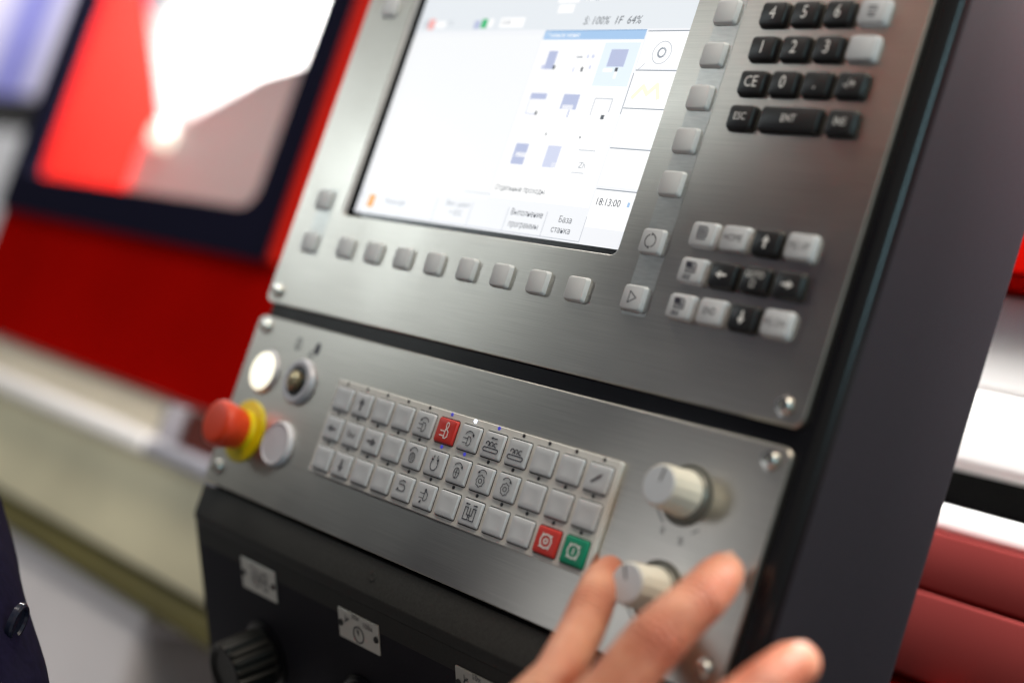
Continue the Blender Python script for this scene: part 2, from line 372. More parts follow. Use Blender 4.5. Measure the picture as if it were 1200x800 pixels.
# ------------------------------------------------------------------ screen
Z6 = -6.0
link('screen_surround', slab('screen_surround', 232, 182, 0.4, 2, 0.1), M_FRAME, con, at(53.6, -190, Z6-1.0))
def emis(name, c, s=1.0):
    if name in MATS: return MATS[name]
    return mat(name, (0.02, 0.02, 0.02), 0.25, emit=c, es=s, spec=0.3)
E_BG = emis('display_white', (0.95, 0.965, 1.0), 0.95)
X0, X1, Y0, Y1 = -56.0, 161.0, -272.0, -107.4
scr = link('screen', slab('screen', X1-X0, Y1-Y0, 0.6, 0.4, 0.05), E_BG, con, at((X0+X1)/2, (Y0+Y1)/2, Z6-0.55))
scr['label'] = 'bright white display with pale blue icons and softkey captions'
SC = Vector(((X0+X1)/2, (Y0+Y1)/2, 0))
def spos(x, y, k=0): return Vector(((x-SC.x)/1000, -(0.6 + 0.05 + 0.03*k)/1000, -(y-SC.y)/1000))
def srect(name, x0, x1, y0, y1, m_, k=0):
    me = bpy.data.meshes.new(name); w, h = (x1-x0)/2000, (y1-y0)/2000
    me.from_pydata([(-w, 0, -h), (w, 0, -h), (w, 0, h), (-w, 0, h)], [], [(0, 1, 2, 3)])
    return link(name, me, m_, scr, spos((x0+x1)/2, (y0+y1)/2, k))
def stext(body, x, y, size, m_, k=2, align='LEFT', xs=1.0, shear=0.0):
    return link('screen_text', textmesh(body, size, align, xs, shear), m_, scr, spos(x, y, k))
E_TOP = emis('display_grey', (0.80, 0.84, 0.88), 1.0); E_W = emis('display_bright', (1, 1, 1), 1.03)
E_LB = emis('display_pale_blue', (0.80, 0.90, 1.0), 1.0); E_BAR = emis('display_bar', (0.38, 0.58, 0.85), 1.0); E_BAR2 = emis('display_bar_dark', (0.25, 0.42, 0.66), 1.0)
E_IC = emis('display_icon', (0.48, 0.53, 0.74), 1.0); E_IC2 = emis('display_icon_pale', (0.64, 0.68, 0.86), 1.0); E_LN = emis('display_line', (0.30, 0.33, 0.38), 1.0)
E_TX = emis('display_text', (0.07, 0.08, 0.10), 1.0); E_TX2 = emis('display_text_pale', (0.32, 0.35, 0.40), 1.0); E_LN2 = emis('display_line_pale', (0.58, 0.61, 0.66), 1.0)
E_RD = emis('display_red', (0.95, 0.42, 0.40), 1.0); E_GR = emis('display_green', (0.03, 0.50, 0.18), 1.0); E_OR = emis('display_orange', (1.0, 0.36, 0.05), 1.0); E_YL = emis('display_yellow', (0.97, 0.95, 0.72), 1.0)
srect('header_band', X0, X1, Y0, -222, E_TOP, 0)
srect('drawing_area', X0, 56, -219, -124, emis('display_area', (0.93, 0.945, 0.96), 1.0), 0)
srect('menu_window', 57.5, 132, -216, -126, E_W, 0)
srect('title_bar', 57.8, 132, -221, -216.2, E_BAR, 1); srect('title_bar', 57.8, 132, -221.6, -221, E_BAR2, 1)
stext('Главное меню', 60, -218.7, 3.6, E_W, 2)
srect('selection', 106, 131, -214.5, -190.5, E_LB, 1)
for x0, x1, y in ((60, 76, -240), (80, 104, -241), (62, 74, -234)): srect('status_field', x0, x1, y-2.5, y+2.5, E_W, 1)
stext('X   Z', 80, -240, 5, E_TX2, 3)
stext('S: 100%  1F  64%', 84.5, -226.6, 6.4, E_TX, 2, xs=0.94, shear=0.15)
# icons of the menu
icx = (69.5, 94.2, 118); icy = (-203.7, -177.6, -150)
def ic(x, y, rects, dark=None):
    for x0, x1, y0, y1, m_ in rects: srect('menu_icon', x+x0, x+x1, y+y0, y+y1, m_, 2)
    if dark: srect('menu_icon', x+dark[0], x+dark[1], y+dark[2], y+dark[3], E_TX, 3)
ic(icx[0], icy[0], [(-3.5, 3.5, -6, 4.5, E_IC), (-6, -3.5, 2, 4.5, E_IC2)], (3.2, 5, 2.2, 4.5))
ic(icx[1], icy[0], [(-6, -1.5, -3, -2.2, E_LN), (1.5, 3, -4, -2, E_IC2), (5, 7, -4, -2, E_IC2), (-6, -5, 3, 6, E_IC2), (5.5, 7, 2, 4, E_IC2)], (0, 1.6, 3, 5.5))
ic(icx[2], icy[0], [(-6, 6, -7, 2.5, E_IC), (-7.5, -1, 3.5, 5.5, E_W), (1.2, 3, 5, 9, E_W)], (0.8, 2.8, 3, 5.2))
ic(icx[0], icy[1], [(-6.5, 6, -8, -4.5, E_IC), (-6.5, -5.7, -4.5, 4, E_IC2), (-6.5, 2, 3.5, 4.2, E_IC2)], (1.2, 2.8, 2.2, 4.4))
ic(icx[1], icy[1], [(-6, 6, -8, 0.5, E_IC), (-4.5, 3.5, -2, 0.8, E_W), (1, 2, 0.5, 5, E_IC)])
ic(icx[2], icy[1], [(-6.5, 6.5, -6.5, -5.8, E_LN2), (-6.5, -5.8, -6, 3, E_LN2), (5.8, 6.5, -6, 1, E_LN2)], (1.8, 4.2, 2.6, 5))
ic(icx[0], icy[2], [(-5, 5, -7, 4.8, E_IC), (-3, 6, -2, 0.6, E_W)])
ic(icx[1], icy[2], [(-5, 5, -7, 5, E_IC2), (1.5, 6, 2, 5, E_W)])
ic(icx[2], icy[2], [(-6, 6, -6, -5.4, E_LN2), (-6, 3, 6.2, 6.7, E_LN2)]); stext('Zh', icx[2]-2.5, icy[2]+2.5, 4.5, E_TX2, 3)
for x, y in ((84, -163.5), (109.5, -163)): srect('menu_icon', x, x+1, y, y+1.2, E_TX, 2)
for k_, y in enumerate((-220.6, -199.5, -179.2, -158, -136.4)):
    srect('softkey_cell', 133.2, X1, y, y+20.0, E_W, 0); srect('softkey_line', 133.2, X1, y-0.3, y+0.3, E_LN, 1)
srect('softkey_line', 132.4, 132.9, -198, -176, E_LN, 1)
link('softkey_icon', strokes('softkey_icon', [arc(0, 0, 6, 0, 360, 20), arc(0, 0, 2.6, 0, 360, 14), [(-9, -6), (-12, -9)]], w=0.5), E_LN2, scr, spos(147, -209, 2))
link('softkey_icon', strokes('softkey_icon', [arc(0, 0, 2.4, 0, 360, 14)], w=1.0), E_LN, scr, spos(147, -209, 3))
link('softkey_icon', strokes('softkey_icon', [[(-9, -3), (-4, 3), (0, -1), (5, 4), (8, -3)]], w=2.2), E_YL, scr, spos(146, -188, 2))
# status line at the top, captions at the bottom
srect('status_icon', -46, -40.5, -229.5, -223, E_RD, 2); srect('status_field', -39, -30, -228, -224, E_W, 1); stext('T1', -28, -226.5, 4, E_TX2, 2)
srect('status_icon', -4, 1, -228, -223, E_IC, 2); srect('status_icon', 2, 7, -229, -223.4, E_GR, 2); srect('status_field', 8, 12, -229, -224, E_W, 1); stext('0.00', 20, -226.5, 4, E_TX2, 2)
srect('status_field', -50, -46.5, -229, -224, E_LN2, 1); srect('status_field', 18, 38, -229.5, -223.5, E_W, 1)
srect('alarm_icon', -46.2, -39.8, -119.2, -111.2, E_OR, 2); stext('Функции', -30, -116.2, 4.4, E_TX2, 2); stext('F1', -54, -118, 3.6, E_LN2, 2)
stext('Вкл. цикл', 24, -119.6, 4.4, E_TX2, 2); stext('+ ESC', 29, -114.6, 4.4, E_TX2, 2)
stext('Отдельные проходы', 59, -131.6, 4.5, E_TX, 2, xs=0.87)
stext('Выполнение', 90, -119.2, 4.8, E_TX, 2, 'CENTER', 0.85); stext('программы', 90, -112.8, 4.8, E_TX, 2, 'CENTER', 0.85)
stext('База', 119, -118.4, 4.8, E_TX, 2, 'CENTER', 0.9); stext('станка', 118, -112.8, 4.8, E_TX, 2, 'CENTER', 0.9)
stext('18:13:00', 135.2, -129.8, 5.4, E_TX, 2, xs=0.93)
srect('clock_mark', 157, 158.6, -131, -128.6, E_BAR, 2)
for x in (-14, 16, 46, 75.2, 104.7, 133): srect('caption_line', x-0.25, x+0.25, -121.6, -108.5, E_LN2, 1)
srect('caption_line', X0, 133, -108.6, -108.1, E_LN2, 1); srect('caption_line', 36, 58, -127.5, -127.1, E_LN2, 1)

# ------------------------------------------------------------------ keys on the screen panel
HS = 2.7
def put_key(name, me, material, x, y, h, legend=None, lm=None, label=None, base=0.0):
    rx, ry = raised(x, y, h+base)
    o = link(name, me, None, con, at(rx, ry, base)); 
    o.material_slots[0].link = 'OBJECT'; o.material_slots[0].material = material
    if label: o['label'] = label
    if legend is not None:
        g_ = link('legend', legend, lm, o, Vector((0, -(h+0.05)/1000, 0)))
        if name == 'function_key': g_.scale = (1.3, 1.0, 1.18)
    return o
soft = keycap('soft_key', 13.4, 12.6, 12.4, 11.6, HS, r=2.0, bev=0.7); soft.materials.append(M_KEYSOFT)
for i in range(8): put_key('soft_key', soft, M_KEYSOFT, -46.27 + 27.51*i, -84.0, HS)
for x, y in ((-83.0, -110.7), (-83.0, -83.6), (-83.0, -235.7)): put_key('soft_key', soft, M_KEYSOFT, x, y, HS)
for i in range(5): put_key('soft_key', soft, M_KEYSOFT, 184.47, -227.56 + 21.6*i, HS)
lg = strokes('legend', [arc(0, 0, 3.2, 115, 250), arc(0, 0, 3.2, 295, 430)], [head(0.2, 3.2, -10, 1.1), head(-0.2, -3.2, 170, 1.1)], w=0.5)
put_key('soft_key', soft, M_KEYGREY, 184.2, -112.3, HS, lg, M_INK, 'grey key with two curved arrows')
lg = strokes('legend', [[(-1.8, 2.8), (-1.8, -2.8), (2.6, 0), (-1.8, 2.8)]], w=0.5)
put_key('soft_key', soft, M_KEYGREY, 184.0, -84.5, HS, lg, M_INK, 'grey key with a triangle outline')
# satin strips under the key columns and pads
def strip(x0, x1, y0, y1): link('key_strip', slab('key_strip', x1-x0, y1-y0, 0.12, 1.0, 0.04), M_STRIP, con, at((x0+x1)/2, (y0+y1)/2, 0.01))
strip(180.6, 196, -290, -76); strip(-84, -69, -118, -76); 
# number pad
nk = keycap('number_key', 14.6, 12.4, 13.4, 11.2, 3.6, r=2.2, bev=0.8); nk.materials.append(M_KEYBLACK)
rows = (('4', '5', '6', '='), ('1', '2', '3', ''), ('CE', '0', '.', '-/+'), ('ESC', None, None, None))
for j, r in enumerate(rows):
    for i, t_ in enumerate(r):
        if t_ is None: continue
        x, y = 212.87 + 17.84*i, -226.03 + 16.87*j
        grey = (i == 3 and j < 2)
        if grey:
            lgd = strokes('legend', [[(-2.2, 2.2), (2.2, 2.2)], [(-2.2, 0.8), (2.2, 0.8)], [(-2, -1), (2, -1)], [(-1.4, -2.2), (1.4, -2.2)]], w=0.6) if t_ else None
            put_key('number_key', nk, M_KEYGREY, x, y, 3.6, lgd, M_INK, 'light grey key in the dark number pad' )
        else:
            size = {1: 8.6, 2: 7.6, 3: 5.0}[len(t_)] if t_ != '-/+' else 6.0
            put_key('number_key', nk, M_KEYBLACK, x, y, 3.6, textmesh(t_, size, xs=0.85), M_WINK)
ek = keycap('enter_key', 32.4, 12.4, 31.2, 11.2, 3.6, r=2.2, bev=0.8); ek.materials.append(M_KEYBLACK)
put_key('number_key', ek, M_KEYBLACK, 240.0, -175.4, 3.6, textmesh('ENT', 5.0, xs=0.85), M_WINK, 'wide black enter key')
put_key('number_key', nk, M_KEYBLACK, 267.3, -175.0, 3.6, textmesh('INS', 5.0, xs=0.85), M_WINK)
# cursor pad
def arrow(a):
    c, s = math.cos(math.radians(a)), math.sin(math.radians(a)); rot = lambda P: [(x*c-z*s, x*s+z*c) for x, z in P]
    return strokes('legend', [], [rot([(3.2, 0), (0.4, 1.9), (0.4, -1.9)]), rot([(0.4, 0.7), (-2.8, 0.5), (-2.8, -0.5), (0.4, -0.7)])])
def page(txt):
    ls = [[(-2.6, 3.4), (1.6, 3.4), (2.8, 2.2), (2.8, -1), (-2.6, -1), (-2.6, 3.4)], [(-1.8, 2.2), (1.4, 2.2)], [(-1.8, 1.2), (2, 1.2)], [(-1.8, 0.2), (2, 0.2)]]
    return strokes('legend', ls + ([[(-3, -2.6), (-1.2, -2.6)], [(-0.6, -2.6), (1, -2.6)], [(-3, -3.8), (0.8, -3.8)]] if txt else [[(-2.6, -2.2), (2.6, -2.2)]]), [[(-3.4, 3.8), (0, 3.8), (0, 1.4), (-3.4, 1.4)]] if txt else [], w=0.6)
pad = ((page(0), 'HOME', arrow(90), 'PG UP'), (page(1), arrow(180), 'GOTO', arrow(0)), (page(1), 'END', arrow(-90), 'PG DN'))
for j, r in enumerate(pad):
    for i, t_ in enumerate(r):
        x, y = 213.04 + 17.87*i, -118.54 + 17.15*j
        black = (j == 0 and i == 2) or (j == 1 and i > 0) or (j == 2 and i == 2)
        lgd = t_ if not isinstance(t_, str) else textmesh(t_ if t_ != 'GOTO' else 'GOTO\n\u25a1', 4.6 if t_ != 'GOTO' else 4.2, xs=0.8)
        put_key('cursor_key', nk, M_KEYBLACK if black else M_KEYGREY, x, y, 3.6, lgd, M_WINK if black else M_INK)

# ------------------------------------------------------------------ keypad of the machine panel
PB = 3.0
a0, b0 = raised(-8.4, -10.2, PB); a1, b1 = raised(209.0, 43.3, PB)
link('keypad_plate', slab('keypad_plate', a1-a0, b1-b0, PB, 1.0, 0.35), M_PLATE, con, at((a0+a1)/2, (b0+b1)/2, 0.02))
kk = keycap('function_key', 14.4, 12.6, 13.6, 11.9, 1.5, r=0.9, bev=0.35, dish=0.25); kk.materials.append(M_KEYGREY)
vs, fs = [], []
dotm = lathe('indicator', [(0.95, 0), (0.95, 0.25), (0.6, 0.4)], 10)
D_OFF = mat('led_off', (0.03, 0.03, 0.035), 0.3); D_BLUE = mat('led_blue', (0.03, 0.03, 0.2), 0.3, emit=(0.10, 0.10, 0.75), es=0.5); D_ON = mat('led_lit', (0.5, 0.6, 1), 0.3, emit=(0.80, 0.88, 1.0), es=4.0)
def chuck(dx=0, dz=-1.2):                      # workpiece in a chuck
    return [[(-2.6+dx, 1+dz), (0+dx, 1+dz)], [(-2.6+dx, -1+dz), (0+dx, -1+dz)], [(0+dx, 1.9+dz), (0+dx, -1.9+dz)], [(0+dx, 1.9+dz), (1+dx, 1.9+dz), (1.9+dx, 1+dz), (1.9+dx, -1+dz), (1+dx, -1.9+dz), (0+dx, -1.9+dz)]]
def gear(r=1.9, dz=-0.8):
    P = []
    for i in range(17):
        a = 2*math.pi*i/16; q = r*(1.0 if i % 2 else 1.2); P.append((q*math.cos(a), q*math.sin(a)*1.15+dz))
    return [P, arc(0, dz, 0.9, 0, 360, 10)]
def icon(name):
    W_ = 0.34
    if name == 'ccw': return strokes('legend', chuck() + [arc(0.6, 0.6, 2.4, 20, 150)], [head(-1.6, 1.6, 235, 0.9)], W_)
    if name == 'cw': return strokes('legend', chuck() + [arc(0.4, 0.6, 2.4, 30, 160)], [head(2.6, 1.5, -60, 0.9)], W_)
    if name == 'stop': return strokes('legend', chuck() + [arc(0.6, 2.5, 0.75, 0, 360, 12, 1.3)], (), 0.42)
    if name in ('conv', 'convl'):
        L = [arc(-2.4, 0.4, 0.9, -60, 200, 8), arc(-0.3, 0.4, 0.9, -60, 240, 8), arc(2.0, 0.4, 0.9, 60, 300, 8), [(-3.6, -1.2), (3.2, -1.2)], [(-3.6, -2.8), (3.2, -2.8)], arc(-3.4, -2.0, 0.8, 90, 270, 6), arc(3.2, -2.0, 0.8, -90, 90, 6)]
        if name == 'convl': L.append([(-0.5, 3), (2, 3)])
        return strokes('legend', L, [head(-0.8, 3, 180, 0.8)] if name == 'convl' else [], 0.42)
    if name == 'slash': return strokes('legend', [], [[(-2.6, -1.6), (0.8, 1.6), (2.4, 2.2), (1.4, 0.6), (-1.8, -2.0)]])
    if name == 'drill_l': return strokes('legend', [arc(0, -0.8, 1.7, 0, 360, 16, 2.2), [(0, -2.6), (0, 1.2)], [(-0.9, -2), (-0.9, 0.6)], [(0.9, -2), (0.9, 0.6)], arc(0.2, 1.6, 2.2, 20, 160)], [head(-2.0, 2.0, 240, 0.8)], W_)
    if name == 'drill_r': return strokes('legend', [arc(-0.2, -0.8, 1.5, 0, 360, 16, 2.2), [(-0.2, -2.8), (-0.2, 1.2)], [(-1.5, -0.6), (1.2, -0.6)], arc(0, 1.4, 2.2, 20, 160)], [head(2.1, 1.9, -50, 0.8)], W_)
    if name == 'turret': return strokes('legend', [arc(0, -0.5, 2.0, 60, -240, 18, 2.6), [(-1, 2.4), (-1, 3.4)], [(1, 2.4), (1, 3.4)]], [head(-1.7, 1.6, 100, 0.9), head(1.7, 1.6, 80, 0.9)], 0.4)
    if name == 'gear_l': return strokes('legend', gear() + [arc(0.2, 1.6, 2.3, 30, 150)], [head(-1.9, 2.5, 215, 0.9)], W_)
    if name == 'gear_r': return strokes('legend', gear() + [arc(-0.2, 1.6, 2.3, 30, 150)], [head(1.9, 2.5, -35, 0.9)], W_)
    if name == 'clamp': return strokes('legend', [[(-2, 1.4), (0.4, 1.4)], arc(0.4, 0, 1.4, 90, -90, 8, 1.4), [(0.4, -1.4), (-1.2, -1.4)], arc(0, 0.4, 2.8, 60, 140, 8)], [head(-2.2, -1.0, 215, 1.1)], 0.42)
    if name == 'chuck2': return strokes('legend', chuck(0.2, 0) + [[(0.4, 3.2), (0.9, 2.4)], [(-1.6, -3.2), (-0.6, -2.4)]], [head(0.4, 2.6, -70, 0.9), head(-1.0, -2.6, 60, 0.9)], W_)
    if name == 'door': return strokes('legend', [[(-3, -3), (-3, 2.0), (-1.4, 2.0), (-1.4, -1), (-0.4, -1), (-0.4, -3), (-3, -3)], [(3, -3), (3, 2.0), (1.4, 2.0), (1.4, -1), (0.4, -1), (0.4, -3), (3, -3)], [(0, 2), (0, -1)], [(-2.8, 3.4), (-1, 3.4)], [(2.8, 3.4), (1, 3.4)]], [head(-2.8, 3.4, 180, 0.7), head(2.8, 3.4, 0, 0.7)], 0.42)
    if name in ('cstop', 'cstart'):
        L = [arc(-0.0, 0, 2.6, 125, 55), arc(0, 0, 2.6, 35, -35), arc(0, 0, 2.6, -55, -125), arc(0, 0, 2.6, 215, 145)]
        P = [head(2.0, 2.2, 20, 1.0), head(-2.0, -2.2, 200, 1.0), head(2.0, -2.2, -80, 1.0), head(-2.0, 2.2, 100, 1.0)]
        L.append(arc(0, 0, 0.9, 0, 360, 10) if name == 'cstop' else [(0, 1.1), (0, -1.1)])
        return strokes('legend', L, P, 0.62)
    if name == 'up': return arrow(90)
    if name == 'down': return arrow(-90)
    if name == 'left': return arrow(180)
    if name == 'right': return arrow(0)
    if name == 'rapid': return strokes('legend', [[(-2.6, 0.8), (-1.3, -1.2), (0, 0.8), (1.3, -1.2), (2.6, 0.8)], [(-2.4, 2), (-1, 0.8)]], (), 0.5)
grid = ((None, 'up', None, None, 'ccw', 'stop', 'cw', 'convl', 'conv', None, None, 'slash'),
        ('left', 'rapid', 'right', None, 'drill_l', 'turret', 'drill_r', 'gear_l', 'gear_r', None, None, None),
        (None, 'down', None, None, 'clamp', 'chuck2', None, 'door', None, None, 'cstop', 'cstart'))
wells = []
M_INK2 = mat('grey_ink', (0.12, 0.12, 0.14), 0.6)
for j, r in enumerate(grid):
    for i, nm in enumerate(r):
        x, y = 18.0*i, 17.17*j
        mt, lm, lb = M_KEYGREY, (M_INK if nm not in ('slash', 'up', 'down', 'left', 'right', 'rapid') else M_INK2), None
        if nm == 'stop': mt, lm, lb = M_KEYRED, M_WINK, 'red key with a white chuck and zero, top row'
        if nm == 'cstop': mt, lm, lb = M_KEYRED, M_WINK, 'red key with white circling arrows, bottom row'
        if nm == 'cstart': mt, lm, lb = M_KEYGREEN, M_WINK, 'green key with white circling arrows'
        put_key('function_key', kk, mt, x, y, 1.5, icon(nm) if nm else None, lm, lb, base=PB+0.03)
        rx, ry = raised(x, y, PB+1.5)
        wells.append((rx, ry))
        lm_ = D_OFF
        if j == 0 and i == 6: lm_ = D_ON
        elif (j == 0 and i in (5, 7)) or (j == 1 and i in (5, 6)): lm_ = D_BLUE
        dx, dy = raised(x + 1.0, y - 9.0, PB+0.4)
        dm = link('indicator', dotm, None, con, at(dx, dy, PB+0.03))
        if len(dotm.materials) == 0: dotm.materials.append(D_OFF)
        dm.material_slots[0].link = 'OBJECT'; dm.material_slots[0].material = lm_
for rx, ry in wells:
    pts = rrect(15.5, 13.7, 1.2, 2); b_ = len(vs); vs += [at(rx+x, ry-z, PB+0.045) for x, z in pts]; fs.append(tuple(range(b_, b_+len(pts))))
link('key_gaps', mesh('key_gaps', vs, fs), M_WELL, con)

# ------------------------------------------------------------------ lamps, key switch, emergency stop
def lift(x, y, h): return raised(x, y, h)
bez = lathe('bezel', [(13.4, 0), (13.4, 0.8), (12.8, 1.9), (12.0, 2.6), (11.5, 2.4)], 40)
x, y = lift(-84.1, -1.6, 3.2); bp = link('lit_button', bez, M_CHROME, con, at(x, y, 0.02))
link('lens', lathe('lens', [(11.6, 2.2), (11.4, 2.8), (10, 3.3), (6, 3.6), (0.2, 3.8)], 40), mat('lamp_lens', (0.9, 0.9, 0.85), 0.4, emit=(1.0, 0.95, 0.72), es=1.15), bp, (0, 0, 0))
bp['label'] = 'round white illuminated button, switched on'
x, y = lift(-46.6, 35.7, 3); bb = link('blank_button', lathe('blank_button', [(13.4, 0), (13.4, 1.2), (12.8, 2.6), (12.0, 3.4), (11.4, 3.3), (11.0, 2.9), (0.2, 2.8)], 40), mat('grey_button', (0.62, 0.62, 0.68), 0.4), con, at(x, y, 0.02))
bb['label'] = 'round plain grey push button'
x, y = lift(-46.8, -1.9, 3.2); ks = link('key_switch', lathe('key_switch', [(13.6, 0), (13.6, 1.2), (12.9, 2.8), (12.0, 3.5), (9.4, 3.4), (9.0, 2.4)], 40), M_CHROME, con, at(x, y, 0.02))
link('cylinder', lathe('cylinder', [(9.0, 2.2), (8.8, 2.8), (6.4, 2.9), (6.2, 3.4)], 30), M_FRAME, ks)
link('core', lathe('core', [(5.6, 3.8), (5.6, 5.2), (5.0, 5.6), (0.2, 5.7)], 24), mat('brass', (0.62, 0.50, 0.30), 0.3, 0.9), ks)
link('key_slot', slab('key_slot', 1.6, 7, 0.4, 0.5, 0.1), M_WELL, ks, (0.0, -5.5/1000, 0), (0, math.radians(40), 0))
# pictograms above the key switch
rx, ry = -56.4, -22.7
link('pictogram', strokes('pictogram', [arc(0, 0, 2.6, 0, 360, 16, 3.6), [(0, 3), (0, -3)]], w=0.8), M_INK2, con, at(rx, ry, 0.06))
link('pictogram', strokes('pictogram', [[(-6, -4.4), (-1, -5.4)], [(-4.6, -2.4), (-2, -2.2)]], [arc(1, 0, 2.5, 0, 360, 16, 4)], w=1.0), M_INK, con, at(-38, ry, 0.06))
# emergency stop
ex, ey = -79.0, 35.2
es = link('emergency_stop', lathe('emergency_stop', [(18.8, 0), (18.8, 0.8), (18.0, 1.6), (12, 2.0), (11.6, 3.2)], 48), mat('yellow_plastic', (0.78, 0.62, 0.0), 0.4), con, at(ex, ey, 0.02))
es['label'] = 'red mushroom emergency stop button on a yellow ring'
link('neck', lathe('neck', [(11.4, 2.2), (11.4, 5.0), (11.9, 6.0), (11.9, 7)], 40), MATS['yellow_plastic'], es)
link('mushroom', lathe('mushroom', [(11.6, 5), (12.0, 6.2), (13.2, 13), (13.9, 16.5), (13.9, 19.4), (13.4, 21.0), (12.2, 21.9), (10, 22.2), (6, 22.4), (0.2, 22.5)], 48), mat('estop_red', (0.70, 0.050, 0.012), 0.36, noise=(30, 0.06)), es)

# ------------------------------------------------------------------ override knobs
def override(x, y, ang):
    k = link('override_knob', lathe('knob_skirt', [(13.6, 0), (13.6, 0.5), (13.2, 0.8), (12.8, 0.8), (12.4, 0.4), (11.6, 0.4), (11.3, 2.2), (10.8, 2.8), (10.2, 2.9)], 44), mat('skirt_grey', (0.20, 0.20, 0.18), 0.4, 0.3), con, at(x, y, 0.02))
    n = 60; prof = [(10.2, 2.9), (10.2, 4.0), (9.9, 4.8), (9.2, 18.2), (8.8, 19.4), (8.2, 19.8)]
    L = []
    for q, (r, o) in enumerate(prof):
        ring = []
        for i in range(n):
            a = 2*math.pi*i/n; rr = r - (0.5 if (i % 4 == 0 and 2 <= q <= 3) else 0)
            ring.append((rr*math.cos(a), o, rr*math.sin(a)))
        L.append(ring)
    link('grip', loft('grip', L), mat('knob_cream', (0.74, 0.71, 0.62), 0.42, noise=(90, 0.06)), k)
    link('cap', lathe('cap', [(8.3, 19.7), (8.1, 20.1), (0.2, 20.2)], 36), mat('cap_grey', (0.60, 0.64, 0.70), 0.4), k)
    a = math.radians(ang); c_, s_ = math.cos(a), math.sin(a)
    link('pointer', strokes('pointer', [[(1.8*c_, 1.8*s_), (7.6*c_, 7.6*s_)]], w=0.8), M_INK, k, (0, -20.32/1000, 0))
    # printed scale below: a widening arc with end marks
    L1 = arc(0, 0, 16, 205, 240, 10)
    link('scale', strokes('scale', [L1, arc(0, 0, 17, 300, 312, 4)], w=0.6), M_INK2, k, (0, 0.0000-0.00006, 0))
    link('scale_text', textmesh('0', 4.5), M_INK2, k, (-7/1000, -0.00006, -17.5/1000))
    link('scale_text', textmesh('%', 5), M_INK2, k, (4/1000, -0.00006, -19.5/1000))
    return k
override(250.0, -4.6, 82); override(249.7, 38.0, 118)

# ------------------------------------------------------------------ label plates and rotary knobs on the lower face
def label_plate(x0, x1, s0, s1, kind):
    w, h = x1-x0, s1-s0
    o = link('label_plate', slab('label_plate', w, h, 0.8, 0.4, 0.15), mat('plate_silver', (0.62, 0.61, 0.57), 0.38, 0.35, noise=(40, 0.06)), con, under((x0+x1)/2, (s0+s1)/2, 0.02), UROT)
    rv = lathe('rivet', [(1.9, 0.85), (1.7, 1.5), (0.2, 1.9)], 12)
    for sx in (-1, 1): link('rivet', rv, M_WELL, o, (sx*(w/2-2.2)/1000, 0, 0))
    if kind == 0:
        g = strokes('marking', [arc(-2, 0, 4.2, 0, 360, 20, 5.2), arc(-2, 0, 2.2, 0, 360, 12), [(5, 5), (9, 5), (9, -5), (5, -5), (5, 5)], [(5, 0), (9, 0)], [(-8, 6), (-4, 7)]], w=0.9)
        link('marking', g, M_INK2, o, (0, -0.95/1000, 0))
    else:
        link('marking', strokes('marking', [arc(0, -2.4, 4.4, 0, 360, 20), [(0, -2.4), (-1.2, 0.4)], [(0, -2.4), (0, -0.2)], [(-11.5, 1.5), (-10, 3.5)]], w=0.8), M_INK, o, (0, -0.95/1000, 0))
        for t_, px, pz in (('1x', -10, 4), ('10x', -2, 6.8), ('100x', 8.5, 4.6)): link('marking', textmesh(t_, 4.4), M_INK, o, (px/1000, -0.95/1000, pz/1000))
label_plate(-54.3, -18.6, 10.5, 29.2, 0); label_plate(42.8, 78.3, 11.6, 28.4, 1); label_plate(140, 175.6, 11.8, 28.4, 1)
def rotary(x, s):
    k = link('rotary_knob', lathe('rotary_base', [(21, 0), (21, 2), (19.5, 3.2), (17.6, 3.4)], 44), M_FRAME, con, under(x, s, 0.02), UROT)
    n = 72; L = []
    for r, o, cut in ((17.4, 3.2, 0), (17.8, 5, 1.6), (17.2, 27, 1.6), (16.4, 28.6, 1.2), (14.6, 29.4, 0), (13.2, 29.2, 0), (12.4, 27.6, 0)):
        L.append([((r - (cut if i % 4 < 2 else 0))*math.cos(2*math.pi*i/n), o, (r - (cut if i % 4 < 2 else 0))*math.sin(2*math.pi*i/n)) for i in range(n)])
    link('grip', loft('grip', L, smooth=False), mat('knob_black', (0.007, 0.007, 0.0065), 0.42, spec=0.3), k)
    return k
for x in (-36, 60, 157): rotary(x, 67)

